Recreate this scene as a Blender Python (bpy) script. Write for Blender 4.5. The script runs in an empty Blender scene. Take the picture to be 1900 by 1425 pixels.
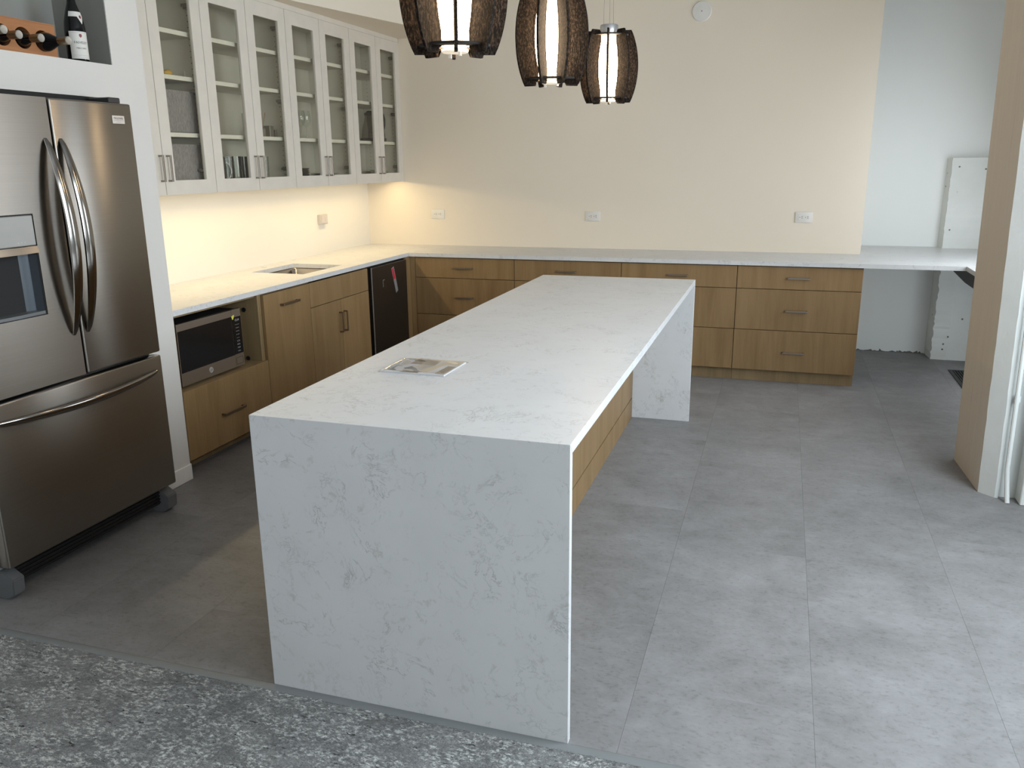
import bpy, bmesh, math, random
import numpy as np
from mathutils import Vector, Matrix
random.seed(4)
SC = bpy.context.scene
COL = SC.collection
R = math.radians

# ------------------------------------------------------------------ camera
def aim(yaw, pitch, roll):
    y, p, r = R(yaw), R(pitch), R(roll)
    fw = Vector((-math.sin(y)*math.cos(p), math.cos(y)*math.cos(p), -math.sin(p)))
    rt = Vector((math.cos(y), math.sin(y), 0)); up = rt.cross(fw)
    rt2 = rt*math.cos(r) + up*math.sin(r); up2 = -rt*math.sin(r) + up*math.cos(r)
    return Matrix((rt2, up2, -fw)).transposed()
cam = bpy.data.cameras.new('camera'); camo = bpy.data.objects.new('camera', cam); COL.objects.link(camo)
cam.sensor_fit = 'HORIZONTAL'; cam.sensor_width = 36; cam.lens = 36*1536.27/1900
cam.clip_start = 0.05; cam.clip_end = 200
camo.matrix_world = Matrix.Translation((1.4629, -1.9905, 1.6287)) @ aim(17.8978, 15.0096, -0.5939).to_4x4()
SC.camera = camo
# ------------------------------------------------------------------ world, exposure, daylight
SC.view_settings.view_transform = 'Standard'; SC.view_settings.look = 'None'
SC.view_settings.exposure = 0.07; SC.view_settings.gamma = 1; SC.view_settings.use_curve_mapping = False
w = bpy.data.worlds.new('overcast_sky'); SC.world = w; w.use_nodes = True
bg = w.node_tree.nodes['Background']; bg.inputs[0].default_value = (0.87, 0.94, 1.0, 1); bg.inputs[1].default_value = 0.55
def area(name, loc, rot, sx, sy, power, col, spread=180):
    l = bpy.data.lights.new(name, 'AREA'); l.shape = 'RECTANGLE'; l.size = sx; l.size_y = sy
    l.energy = power; l.color = col; l.spread = R(spread)
    o = bpy.data.objects.new(name, l); COL.objects.link(o); o.location = loc; o.rotation_euler = [R(a) for a in rot]
    return o
DAY = (0.87, 0.94, 1.0)
# windows in the right-hand wall (x = 3.3): light enters towards -x
area('daylight_window_far', (3.22, 3.85, 1.60), (0, 68, 0), 1.2, 1.4, 33, DAY)
area('daylight_window_low', (3.27, 4.0, 0.48), (0, 80, 0), 0.65, 1.7, 9, DAY)
area('daylight_window_near', (3.20, 0.4, 1.95), (0, 72, 0), 1.8, 2.6, 150, (0.80, 0.91, 1.0))
area('daylight_window_behind', (3.20, -3.6, 1.95), (0, 72, 0), 1.8, 2.8, 80, DAY)
# window in the wall behind the camera
area('daylight_window_back', (0.6, -6.4, 1.9), (72, 0, 0), 3.4, 1.6, 7, DAY)
WARM = (1.0, 0.775, 0.42)
area('under_cabinet_glow', (-1.90, 3.2, 1.482), (0, -24, 0), 0.02, 3.3, 11.5, WARM)

# ------------------------------------------------------------------ materials
MT = {}
def _new(name):
    m = bpy.data.materials.new(name); m.use_nodes = True; MT[name] = m
    return m, m.node_tree, m.node_tree.nodes['Principled BSDF']
def P(b, **k):
    for a, v in k.items():
        a = {'col': 'Base Color', 'rough': 'Roughness', 'metal': 'Metallic', 'spec': 'Specular IOR Level', 'coat': 'Coat Weight',
             'coatr': 'Coat Roughness', 'aniso': 'Anisotropic', 'ar': 'Anisotropic Rotation', 'trans': 'Transmission Weight',
             'ior': 'IOR', 'alpha': 'Alpha', 'em': 'Emission Color', 'es': 'Emission Strength', 'sheen': 'Sheen Weight'}[a]
        b.inputs[a].default_value = (*v, 1) if isinstance(v, tuple) and len(v) == 3 else v
def N(nt, t, **k):
    n = nt.nodes.new(t)
    for a, v in k.items():
        if a in n.inputs: n.inputs[a].default_value = v
        else: setattr(n, a, v)
    return n
def coords(nt, scale=(1, 1, 1), rnd=True, src='Object'):
    tc = N(nt, 'ShaderNodeTexCoord'); mp = N(nt, 'ShaderNodeMapping'); mp.inputs['Scale'].default_value = scale
    nt.links.new(tc.outputs[src], mp.inputs[0])
    if rnd:
        oi = N(nt, 'ShaderNodeObjectInfo'); m = N(nt, 'ShaderNodeMath', operation='MULTIPLY'); m.inputs[1].default_value = 37.0
        nt.links.new(oi.outputs['Random'], m.inputs[0]); nt.links.new(m.outputs[0], mp.inputs['Location'])
    return mp.outputs[0]
def noise(nt, vec, scale, detail=4, rough=.55, dist=0.0):
    n = N(nt, 'ShaderNodeTexNoise'); n.inputs['Scale'].default_value = scale; n.inputs['Detail'].default_value = detail
    n.inputs['Roughness'].default_value = rough; n.inputs['Distortion'].default_value = dist
    nt.links.new(vec, n.inputs['Vector']); return n.outputs['Fac']
def ramp(nt, fac, stops, interp='LINEAR'):
    r = N(nt, 'ShaderNodeValToRGB'); r.color_ramp.interpolation = interp; e = r.color_ramp.elements
    while len(e) < len(stops): e.new(0.5)
    for q, (p, c) in zip(e, stops): q.position = p; q.color = (*c, 1) if len(c) == 3 else c
    nt.links.new(fac, r.inputs[0]); return r.outputs[0]
def mix(nt, fac, a, b, mode='MIX'):
    m = N(nt, 'ShaderNodeMix', data_type='RGBA', blend_type=mode)
    for s, v in ((m.inputs[0], fac), (m.inputs[6], a), (m.inputs[7], b)):
        if isinstance(v, (int, float)): s.default_value = v
        elif isinstance(v, tuple): s.default_value = (*v, 1)
        else: nt.links.new(v, s)
    return m.outputs[2]
def bump(nt, b, h, strength=.2, dist=.002):
    n = N(nt, 'ShaderNodeBump'); n.inputs['Strength'].default_value = strength; n.inputs['Distance'].default_value = dist
    nt.links.new(h, n.inputs['Height']); nt.links.new(n.outputs[0], b.inputs['Normal'])
def plain(name, col, rough=.5, metal=0.0, **k):
    m, nt, b = _new(name); P(b, col=col, rough=rough, metal=metal, **k)
    f = noise(nt, coords(nt), 9, 3); c = ramp(nt, f, [(0.3, tuple(v*.96 for v in col)), (0.7, tuple(min(1, v*1.03) for v in col))])
    nt.links.new(c, b.inputs['Base Color']); return m
def paint(name, col, rough=.65, fine=260, st=.06):
    m, nt, b = _new(name); P(b, rough=rough, spec=.35)
    v = coords(nt, rnd=False)
    c = ramp(nt, noise(nt, v, 1.3, 3), [(0.3, tuple(x*.975 for x in col)), (0.7, col)])
    nt.links.new(c, b.inputs['Base Color']); bump(nt, b, noise(nt, v, fine, 2), st, .001); return m

paint('wall_paint', (.75, .676, .565))
paint('wall_paint_left', (.74, .70, .62))
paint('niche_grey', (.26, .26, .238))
paint('alcove_paint', (.83, .855, .845), fine=120, st=.12)
paint('wall_white', (.60, .58, .55))
paint('ceiling_paint', (.42, .41, .40))
plain('cabinet_white', (.645, .60, .535), .42)
plain('shelf_edge', (.82, .80, .74), .4)
plain('cabinet_inner', (.70, .68, .61), .5)
plain('trim_white', (.74, .73, .72), .45)

def wood(name, c0, c1, c2, sc=1.0, axis='z'):
    m, nt, b = _new(name); P(b, rough=.48, spec=.35)
    s = {'z': (7*sc, 7*sc, .55), 'y': (7*sc, .55, 7*sc)}[axis]
    v = coords(nt, s); f = noise(nt, v, 1.6, 6, .6, .6)
    c = ramp(nt, f, [(.30, c0), (.52, c1), (.72, c2)])
    s2 = {'z': (170, 170, 5), 'y': (170, 5, 170)}[axis]
    f2 = noise(nt, coords(nt, s2), 1.5, 3)
    g = ramp(nt, f2, [(.35, (.93, .92, .90)), (.6, (1.0, 1.0, 1.0))])
    oi = N(nt, 'ShaderNodeObjectInfo'); tone = ramp(nt, oi.outputs['Random'], [(0, (.93, .93, .93)), (1, (1.05, 1.04, 1.02))])
    c = mix(nt, 1.0, mix(nt, 1.0, c, g, 'MULTIPLY'), tone, 'MULTIPLY')
    nt.links.new(c, b.inputs['Base Color']); bump(nt, b, f2, .12, .0006); return m
wood('oak', (.210, .130, .056), (.254, .162, .075), (.290, .191, .093))
wood('oak_secondary', (.20, .14, .07), (.25, .175, .09), (.29, .21, .11))  # slightly greyer oak for carcasses, fillers and toe kicks
plain('carcass_gap_shade', (.09, .06, .03), .7)  # carcass coloured dark to paint in the shade between drawer and door fronts
wood('rack_wood', (.30, .125, .05), (.38, .17, .07), (.44, .21, .09), axis='y')

def quartz(name, base):
    m, nt, b = _new(name); P(b, rough=.34, spec=.45)
    v = coords(nt, rnd=False)
    wv = N(nt, 'ShaderNodeTexNoise'); wv.inputs['Scale'].default_value = 6; wv.inputs['Detail'].default_value = 3
    nt.links.new(v, wv.inputs['Vector'])
    add = N(nt, 'ShaderNodeVectorMath', operation='MULTIPLY_ADD'); add.inputs[1].default_value = (.16, .16, .16)
    nt.links.new(wv.outputs['Color'], add.inputs[0]); nt.links.new(v, add.inputs[2])
    def vein(scale, width, gate_scale, g0, g1, seed):
        mp = N(nt, 'ShaderNodeMapping'); mp.inputs['Location'].default_value = (seed, seed*1.7, seed*.6)
        nt.links.new(add.outputs[0], mp.inputs[0])
        f = noise(nt, mp.outputs[0], scale, 7, .66, .5)
        s = N(nt, 'ShaderNodeMath', operation='SUBTRACT'); s.inputs[1].default_value = .5; nt.links.new(f, s.inputs[0])
        a = N(nt, 'ShaderNodeMath', operation='ABSOLUTE'); nt.links.new(s.outputs[0], a.inputs[0])
        line = ramp(nt, a.outputs[0], [(0.0, (1, 1, 1)), (width, (0, 0, 0))])
        gate = ramp(nt, noise(nt, mp.outputs[0], gate_scale, 4, .6), [(g0, (0, 0, 0)), (g1, (1, 1, 1))])
        return mix(nt, 1.0, line, gate, 'MULTIPLY')
    v1 = vein(6.0, .010, 7.5, .50, .60, 3.1); v2 = vein(15, .022, 6.5, .50, .64, 8.7); v3 = vein(8.5, .045, 17.0, .57, .66, 14.2)
    cloud = ramp(nt, noise(nt, v, 5, 5, .6), [(.35, tuple(x*.955 for x in base)), (.65, base)])
    gr = tuple(x*.56 for x in base)
    c = mix(nt, mix(nt, 1.0, v1, (.85, .85, .85), 'MULTIPLY'), cloud, (gr[0], gr[1]*1.0, gr[2]*.97))
    c = mix(nt, mix(nt, 1.0, v2, (.60, .60, .60), 'MULTIPLY'), c, (gr[0]*.98, gr[1], gr[2]))
    c = mix(nt, mix(nt, 1.0, v3, (.46, .46, .46), 'MULTIPLY'), c, (gr[0]*1.05, gr[1]*1.03, gr[2]*.85))
    nt.links.new(c, b.inputs['Base Color']); return m
quartz('quartz', (.63, .635, .64))

def vinyl():
    m, nt, b = _new('vinyl'); P(b, rough=.50, spec=.40)
    v = coords(nt, (1, 1, 1)); v2 = coords(nt, (1, 1.5, 1))
    c = ramp(nt, noise(nt, v, 2.6, 5, .62, .4), [(.3, (.185, .180, .178)), (.5, (.215, .210, .209)), (.7, (.25, .246, .247))])
    sp = ramp(nt, noise(nt, v2, 11, 9, .74, .35), [(.26, (.62, .60, .58)), (.40, (.93, .93, .925)), (.52, (1.0, 1.0, 1.0)), (.70, (1.13, 1.13, 1.14))])
    sp = mix(nt, 1.0, sp, ramp(nt, noise(nt, v2, 55, 4, .6, .2), [(.30, (.80, .79, .78)), (.45, (1, 1, 1)), (.7, (1.04, 1.04, 1.04))]), 'MULTIPLY')
    oi = N(nt, 'ShaderNodeObjectInfo'); tone = ramp(nt, oi.outputs['Random'], [(0, (.975, .975, .975)), (1, (1.02, 1.018, 1.022))])
    nt.links.new(mix(nt, 1.0, mix(nt, 1.0, c, sp, 'MULTIPLY'), tone, 'MULTIPLY'), b.inputs['Base Color'])
    bump(nt, b, noise(nt, v, 160, 3), .10, .0006); return m
vinyl()
plain('subfloor_dark', (.17, .17, .17), .9)
plain('rubber_strip', (.20, .21, .21), .5)

def carpet():
    m, nt, b = _new('carpet_pile'); P(b, rough=.95, spec=.1)
    v = coords(nt, (1, 1.9, 1), False); v2 = coords(nt, (1, 5.0, 1), False)
    base = ramp(nt, noise(nt, v, 4.5, 4, .6), [(.35, (.18, .18, .177)), (.65, (.27, .27, .265))])
    pale = ramp(nt, noise(nt, v, 48, 6, .80, .25), [(.48, (0, 0, 0)), (.58, (1, 1, 1))])
    gt = ramp(nt, noise(nt, v, 8, 4, .7), [(.42, (.15, .15, .15)), (.56, (1, 1, 1))])
    c = mix(nt, mix(nt, 1.0, pale, gt, 'MULTIPLY'), base, (.66, .67, .64))
    dark = ramp(nt, noise(nt, v2, 13, 8, .80, .2), [(.380, (1, 1, 1)), (.410, (0, 0, 0))])
    c = mix(nt, dark, c, (.025, .028, .034))
    g = ramp(nt, noise(nt, v, 190, 2, .7), [(.3, (.60, .60, .60)), (.65, (1.12, 1.12, 1.12))])
    nt.links.new(mix(nt, 1.0, c, g, 'MULTIPLY'), b.inputs['Base Color'])
    bump(nt, b, noise(nt, v, 230, 3, .7), .9, .004); return m
carpet()

def steel(name, col, rough, aniso=.0, streak=0.0, rv=.05):
    m, nt, b = _new(name); P(b, col=col, metal=1.0, rough=rough)
    if aniso:
        P(b, aniso=aniso, ar=.25); tg = N(nt, 'ShaderNodeTangent', direction_type='RADIAL', axis='Z')
        nt.links.new(tg.outputs[0], b.inputs['Tangent'])
    v = coords(nt, (2, 2, 420), True)
    f = noise(nt, v, 1.0, 3)
    c = ramp(nt, f, [(.3, tuple(x*.95 for x in col)), (.7, tuple(min(1, x*1.03) for x in col))])
    nt.links.new(c, b.inputs['Base Color'])
    if streak: bump(nt, b, f, streak, .0004)
    return m
steel('brushed_steel', (.30, .278, .25), .31, .88, .0)
steel('handle_steel', (.26, .245, .23), .14)
steel('polished_steel', (.66, .65, .64), .13)
steel('nickel', (.30, .27, .235), .38)
steel('bronze_pull', (.26, .20, .14), .42)
steel('micro_steel', (.46, .425, .385), .38, .5)
plain('aluminium', (.55, .55, .56), .35, .8)
plain('black_gloss', (.006, .006, .007), .12, 0, spec=.5)
plain('black_plastic', (.012, .012, .013), .45)
plain('dark_gap', (.008, .008, .008), .8)
plain('grey_plastic', (.12, .125, .13), .45)
plain('fridge_side', (.36, .38, .38), .45)
plain('dispenser_grey', (.10, .115, .13), .34, .35)
plain('badge', (.50, .48, .46), .35, .5)
steel('carafe_steel', (.30, .28, .26), .10)
plain('panel_grey', (.30, .295, .28), .4, .3)
steel('sink_steel', (.42, .38, .33), .2)
plain('ink', (.03, .03, .03), .6)
plain('ink_pale', (.42, .43, .44), .6)
plain('dark_door', (.016, .012, .0095), .32)
plain('sticker_red', (.50, .02, .05), .4)
plain('sticker_grey', (.22, .22, .22), .4)
plain('yellow', (.62, .58, .09), .5)
plain('yellow_ochre', (.62, .38, .07), .5)
plain('white_plastic', (.70, .68, .64), .4)
plain('outlet_box_white', (.55, .50, .45), .45)
m, nt, b = _new('bin_fabric'); P(b, rough=.95, spec=.1)
nt.links.new(ramp(nt, noise(nt, coords(nt, (1, 1.6, .5)), 90, 6, .8), [(.3, (.17, .16, .16)), (.7, (.40, .375, .38))]), b.inputs['Base Color'])
plain('card', (.22, .19, .15), .7)
plain('reed', (.36, .20, .12), .7)
plain('paper', (.66, .67, .70), .5)
plain('print_brown', (.22, .18, .14), .4)
plain('print_grey', (.40, .40, .41), .4)
plain('print_beige', (.62, .52, .38), .4)
plain('chipped', (.16, .15, .13), .9)
plain('steel_brace', (.006, .006, .007), .5)
plain('vent_black', (.02, .02, .02), .5)
plain('bowl_dark', (.05, .04, .035), .35)
plain('plate_white', (.62, .61, .58), .3)
plain('bottle_glass', (.004, .005, .006), .07)
plain('foil_gold', (.26, .20, .12), .35, .8)
plain('foil_red', (.10, .012, .012), .3, .3)
plain('cap_white', (.34, .32, .285), .4, .3)
plain('label_paper', (.62, .61, .57), .6)
plain('crest', (.22, .03, .03), .5)
m, nt, b = _new('felt'); P(b, rough=.9, spec=.15)
fv = coords(nt, (1, 1, .45)); ff = noise(nt, fv, 190, 4, .7)
nt.links.new(ramp(nt, ff, [(.38, (.002, .0015, .001)), (.5, (.009, .006, .0045)), (.62, (.042, .030, .022))]), b.inputs['Base Color'])
bump(nt, b, ff, .5, .002)
plain('felt_edge', (.018, .013, .010), .9)
m, nt, b = _new('lit_glass'); P(b, col=(.9, .85, .75), rough=.3, em=(1.0, .74, .47), es=29.0)
m, nt, b = _new('lit_glass_dim'); P(b, col=(.8, .75, .66), rough=.4, em=(1.0, .80, .55), es=.5)
m, nt, b = _new('light_bar'); P(b, col=(.8, .7, .5), rough=.4, em=(1.0, .75, .42), es=6.0)
m, nt, b = _new('clear_wire'); P(b, col=(.25, .23, .20), rough=.35)
def thin_glass(name, tint, gloss=.5):
    m = bpy.data.materials.new(name); m.use_nodes = True; MT[name] = m; nt = m.node_tree; nt.nodes.clear()
    o = N(nt, 'ShaderNodeOutputMaterial'); t = N(nt, 'ShaderNodeBsdfTransparent'); g = N(nt, 'ShaderNodeBsdfGlossy')
    t.inputs[0].default_value = (*tint, 1); g.inputs['Roughness'].default_value = .03
    fr = N(nt, 'ShaderNodeFresnel'); fr.inputs[0].default_value = 1.5
    k0 = N(nt, 'ShaderNodeMath', operation='MULTIPLY'); k0.inputs[1].default_value = gloss; nt.links.new(fr.outputs[0], k0.inputs[0])
    ge = N(nt, 'ShaderNodeNewGeometry'); iv = N(nt, 'ShaderNodeMath', operation='SUBTRACT'); iv.inputs[0].default_value = 1; nt.links.new(ge.outputs['Backfacing'], iv.inputs[1])
    k = N(nt, 'ShaderNodeMath', operation='MULTIPLY', use_clamp=True); nt.links.new(k0.outputs[0], k.inputs[0]); nt.links.new(iv.outputs[0], k.inputs[1])
    mx = N(nt, 'ShaderNodeMixShader'); nt.links.new(k.outputs[0], mx.inputs[0]); nt.links.new(t.outputs[0], mx.inputs[1])
    nt.links.new(g.outputs[0], mx.inputs[2]); nt.links.new(mx.outputs[0], o.inputs[0])
thin_glass('pane_glass', (.935, .93, .895), 1.0)
thin_glass('window_glass', (.97, .98, .98), 1.0)
thin_glass('drinking_glass', (.94, .96, .95), 1.8)
thin_glass('sleeve_plastic', (.97, .97, .97), 2.0)

def concrete(name='painted_concrete', vs=15, d0=.055, d1=.085, g0=.5):
    m, nt, b = _new(name); P(b, rough=.6, spec=.3)
    v = coords(nt, rnd=False)
    c = ramp(nt, noise(nt, v, 3, 4), [(.3, (.66, .68, .655)), (.7, (.74, .76, .74))])
    vo = N(nt, 'ShaderNodeTexVoronoi'); vo.inputs['Scale'].default_value = vs; vo.inputs['Randomness'].default_value = 1; nt.links.new(v, vo.inputs['Vector'])
    dot = ramp(nt, vo.outputs['Distance'], [(d0, (1, 1, 1)), (d1, (0, 0, 0))])
    gate = ramp(nt, noise(nt, v, 2.4, 2), [(g0, (0, 0, 0)), (g0+.06, (1, 1, 1))])
    c = mix(nt, mix(nt, 1.0, dot, gate, 'MULTIPLY'), c, (.16, .15, .13))
    nt.links.new(c, b.inputs['Base Color']); bump(nt, b, noise(nt, v, 24, 6, .65), .25, .006); return m
concrete(g0=.60)
concrete('pitted_concrete', 11, .07, .10, .40)
m, nt, b = _new('board_marked_concrete'); P(b, rough=.6, spec=.3)
v = coords(nt, (14, 14, .8), False)
f = noise(nt, v, 1.6, 6, .7, .3)
cc = ramp(nt, f, [(.24, (.36, .30, .24)), (.34, (.60, .54, .46)), (.7, (.64, .58, .495))])
nt.links.new(cc, b.inputs['Base Color']); bump(nt, b, f, .35, .006)

# ------------------------------------------------------------------ geometry helpers
class G:
    def __init__(s): s.bm = bmesh.new()
    def _v(s, pts): return [s.bm.verts.new(p) for p in pts]
    def box(s, x0, x1, y0, y1, z0, z1, bev=0, seg=1):
        v = s._v([(x, y, z) for x in (x0, x1) for y in (y0, y1) for z in (z0, z1)])
        fs = [s.bm.faces.new([v[i] for i in q]) for q in ((0, 1, 3, 2), (4, 6, 7, 5), (0, 4, 5, 1), (2, 3, 7, 6), (0, 2, 6, 4), (1, 5, 7, 3))]
        if bev:
            es = list({e for f in fs for e in f.edges})
            bmesh.ops.bevel(s.bm, geom=es, offset=bev, segments=seg, affect='EDGES', profile=.5)
        return s
    def prism(s, poly, a0, a1, axis='z', bev=0, seg=2):
        f = {'z': lambda p, a: (p[0], p[1], a), 'x': lambda p, a: (a, p[0], p[1]), 'y': lambda p, a: (p[0], a, p[1])}[axis]
        b = s._v([f(p, a0) for p in poly]); t = s._v([f(p, a1) for p in poly]); n = len(poly)
        fs = [s.bm.faces.new(b[::-1]), s.bm.faces.new(t)]
        for i in range(n): fs.append(s.bm.faces.new([b[i], b[(i+1) % n], t[(i+1) % n], t[i]]))
        if bev: bmesh.ops.bevel(s.bm, geom=list({e for q in fs for e in q.edges}), offset=bev, segments=seg, affect='EDGES')
        return s
    def loft(s, rings, cap=True, closed=True):
        vs = [s._v(r) for r in rings]; n = len(rings[0])
        for a, b in zip(vs, vs[1:]):
            for i in range(n if closed else n-1): s.bm.faces.new([a[i], a[(i+1) % n], b[(i+1) % n], b[i]])
        if cap: s.bm.faces.new(vs[0][::-1]); s.bm.faces.new(vs[-1])
        return s
    def lathe(s, c, prof, seg=32, cap=True, axis='z', a0=0, a1=360):
        rings = []
        full = abs(a1-a0) >= 360
        for r, h in prof:
            ring = []
            for i in range(seg if full else seg+1):
                t = R(a0 + (a1-a0)*i/seg); u, v = r*math.cos(t), r*math.sin(t)
                ring.append({'z': (c[0]+u, c[1]+v, c[2]+h), 'x': (c[0]+h, c[1]+u, c[2]+v), 'y': (c[0]+u, c[1]+h, c[2]+v)}[axis])
            rings.append(ring)
        return s.loft(rings, cap and full, full)
    def tube(s, pts, r, seg=8, flat=None):
        pts = [Vector(p) for p in pts]; rings = []
        for i, p in enumerate(pts):
            t = (pts[min(i+1, len(pts)-1)] - pts[max(i-1, 0)]).normalized()
            up = Vector((0, 0, 1)) if abs(t.z) < .9 else Vector((0, 1, 0))
            a = t.cross(up).normalized(); b_ = a.cross(t)
            rr = r[i] if isinstance(r, (list, tuple)) else r
            ra, rb = (rr, rr) if flat is None else (rr*flat[0], rr*flat[1])
            rings.append([p + a*ra*math.cos(2*math.pi*k/seg) + b_*rb*math.sin(2*math.pi*k/seg) for k in range(seg)])
        return s.loft(rings)
    def slab(s, axis, us, vs, solid, c0, c1):
        """flat slab with rectangular holes; no internal faces. axis = thickness axis."""
        f = {'z': lambda u, v, c: (u, v, c), 'x': lambda u, v, c: (c, u, v), 'y': lambda u, v, c: (u, c, v)}[axis]
        nu, nv = len(us)-1, len(vs)-1; vd = {}
        def V(i, j, c):
            k = (i, j, c)
            if k not in vd: vd[k] = s.bm.verts.new(f(us[i], vs[j], (c0, c1)[c]))
            return vd[k]
        S = lambda i, j: 0 <= i < nu and 0 <= j < nv and solid(i, j)
        for i in range(nu):
            for j in range(nv):
                if not S(i, j): continue
                s.bm.faces.new([V(i, j, 0), V(i, j+1, 0), V(i+1, j+1, 0), V(i+1, j, 0)])
                s.bm.faces.new([V(i, j, 1), V(i+1, j, 1), V(i+1, j+1, 1), V(i, j+1, 1)])
                for di, dj, a, b in ((-1, 0, (i, j), (i, j+1)), (1, 0, (i+1, j+1), (i+1, j)), (0, -1, (i+1, j), (i, j)), (0, 1, (i, j+1), (i+1, j+1))):
                    if not S(i+di, j+dj): s.bm.faces.new([V(*a, 1), V(*b, 1), V(*b, 0), V(*a, 0)])
        return s
def text_geo(s, size, fn, depth=.0004):
    c = bpy.data.curves.new('t', 'FONT'); c.body = s; c.size = size; c.align_x = 'CENTER'; c.align_y = 'CENTER'; c.extrude = depth; c.resolution_u = 2
    o = bpy.data.objects.new('t', c); COL.objects.link(o); dg = bpy.context.evaluated_depsgraph_get(); dg.update()
    me = bpy.data.meshes.new_from_object(o.evaluated_get(dg)); bpy.data.objects.remove(o); bpy.data.curves.remove(c)
    g = G(); g.bm.from_mesh(me)
    for v in g.bm.verts: v.co = Vector(fn(v.co.x, v.co.y, v.co.z))
    bpy.data.meshes.remove(me); return g
def world_loc(o):
    v = Vector((0, 0, 0))
    while o: v = v + o.location; o = o.parent
    return v
def obj(name, g, mat, parent=None, loc=None, smooth=True, ang=35):
    me = bpy.data.meshes.new(name); bm = g.bm
    bmesh.ops.recalc_face_normals(bm, faces=bm.faces)
    base = world_loc(parent) + (Vector(loc) if loc else Vector((0, 0, 0)))
    for v in bm.verts: v.co -= base
    bm.to_mesh(me); bm.free(); me.materials.append(MT[mat])
    if smooth:
        me.shade_smooth(); me.set_sharp_from_angle(angle=R(ang))
    o = bpy.data.objects.new(name, me); COL.objects.link(o); o.parent = parent
    if loc: o.location = loc
    return o
def thing(name, label, cat, loc, group=None):
    o = bpy.data.objects.new(name, None); o.empty_display_size = .1; COL.objects.link(o); o.location = loc
    return tag(o, label, cat, group)
def tag(o, label, cat, group=None):
    o['label'] = label; o['category'] = cat
    if group: o['group'] = group
    return o
def struct(name, g, mat, parent=None, **k):
    o = obj(name, g, mat, parent, **k)
    if parent is None: o['kind'] = 'structure'
    return o
def dup(root, off, label=None):
    ch = {}
    for o in bpy.data.objects:
        if o.parent: ch.setdefault(o.parent.name, []).append(o)
    def cp(o, par):
        c = o.copy(); COL.objects.link(c); c.parent = par
        for k in ch.get(o.name, []): cp(k, c)
        return c
    r = cp(root, None); r.location = root.location + Vector(off)
    if label: r['label'] = label
    return r

# ------------------------------------------------------------------ dimensions
XW = -1.469; XL = -2.1515; YB = 4.987; YA = 5.7155; XJ = 2.058; XR = 3.30; CEIL = 3.25
YE = 1.4587          # kitchen edge of the wing wall
HC = .911            # wall counter height
# ------------------------------------------------------------------ floor
fl = struct('floor', G().box(-2.6, XR+.2, -6.8, YA+.2, -.12, -.005), 'subfloor_dark', smooth=False)
xs = [-2.1515] + [1.12+.5375*k for k in range(-6, 5)]; xs = [x for x in xs if x < XR-.02] + [XR]
for i in range(len(xs)-1):
    off = (.70, .345, 1.05-.0)[i % 3] - 1.075
    y = 0.001
    cuts = sorted({0.004} | {off+1.075*k for k in range(0, 8) if .05 < off+1.075*k < YA-.05} | {YA})
    for a, b_ in zip(cuts, cuts[1:]):
        o = obj('tile', G().box(xs[i]+.0003, xs[i+1]-.0003, a, b_, -.005, 0.0), 'vinyl', fl, smooth=False)
struct('trim_1', G().prism([(-.034, -.003), (-.034, .003), (-.024, .0042), (-.002, .0038), (.003, .0005), (.003, -.003)], -2.1, XR, 'x'), 'rubber_strip')
# carpet: a real pile relief near the camera, plain field behind
def carpet_mesh():
    x0, x1, y0, y1 = -2.2, 1.9, -1.0, -.028
    st = .0045; nx, ny = int((x1-x0)/st), int((y1-y0)/st)
    rng = np.random.default_rng(3)
    h = rng.random((ny, nx)); c = rng.random((ny//3+2, nx//6+2)); c = np.kron(c, np.ones((3, 6)))[:ny, :nx]
    c = (c + np.roll(c, 1, 0) + np.roll(c, 1, 1) + np.roll(c, 2, 1))/4
    z = .0005 + .0040*(.85*h + .15*c)
    X, Y = np.meshgrid(np.linspace(x0, x1, nx), np.linspace(y0, y1, ny))
    X = X + (rng.random(X.shape)-.5)*.003
    co = np.stack([X, Y, z], -1).reshape(-1, 3)
    i = np.arange(nx*ny).reshape(ny, nx)
    q = np.stack([i[:-1, :-1], i[:-1, 1:], i[1:, 1:], i[1:, :-1]], -1).reshape(-1, 4)
    me = bpy.data.meshes.new('carpet'); me.vertices.add(len(co)); me.vertices.foreach_set('co', co.ravel())
    me.loops.add(q.size); me.loops.foreach_set('vertex_index', q.ravel().astype(np.int32)); me.polygons.add(len(q))
    me.polygons.foreach_set('loop_start', (np.arange(len(q))*4).astype(np.int32)); me.update(calc_edges=True); me.validate()
    me.shade_smooth(); me.materials.append(MT['carpet_pile'])
    o = bpy.data.objects.new('carpet', me); COL.objects.link(o); return o
cp = carpet_mesh(); tag(cp, 'grey flecked loop-pile carpet at the bottom left below the island', 'carpet'); cp['kind'] = 'stuff'
struct('floor', G().box(-2.6, XR, -6.6, -1.0, -.004, .003), 'carpet_pile', smooth=False)
# ------------------------------------------------------------------ walls
struct('wall_back', G().box(XL-.3, XJ, YB, YA+.3, 0, CEIL), 'wall_paint', smooth=False)
struct('wall_alcove', G().box(XJ, XR+.3, YA, YA+.3, 0, CEIL), 'alcove_paint', smooth=False)
struct('wall_left', G().box(XL-.25, XL, YE, YB, 0, CEIL), 'wall_paint_left', smooth=False)
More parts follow.
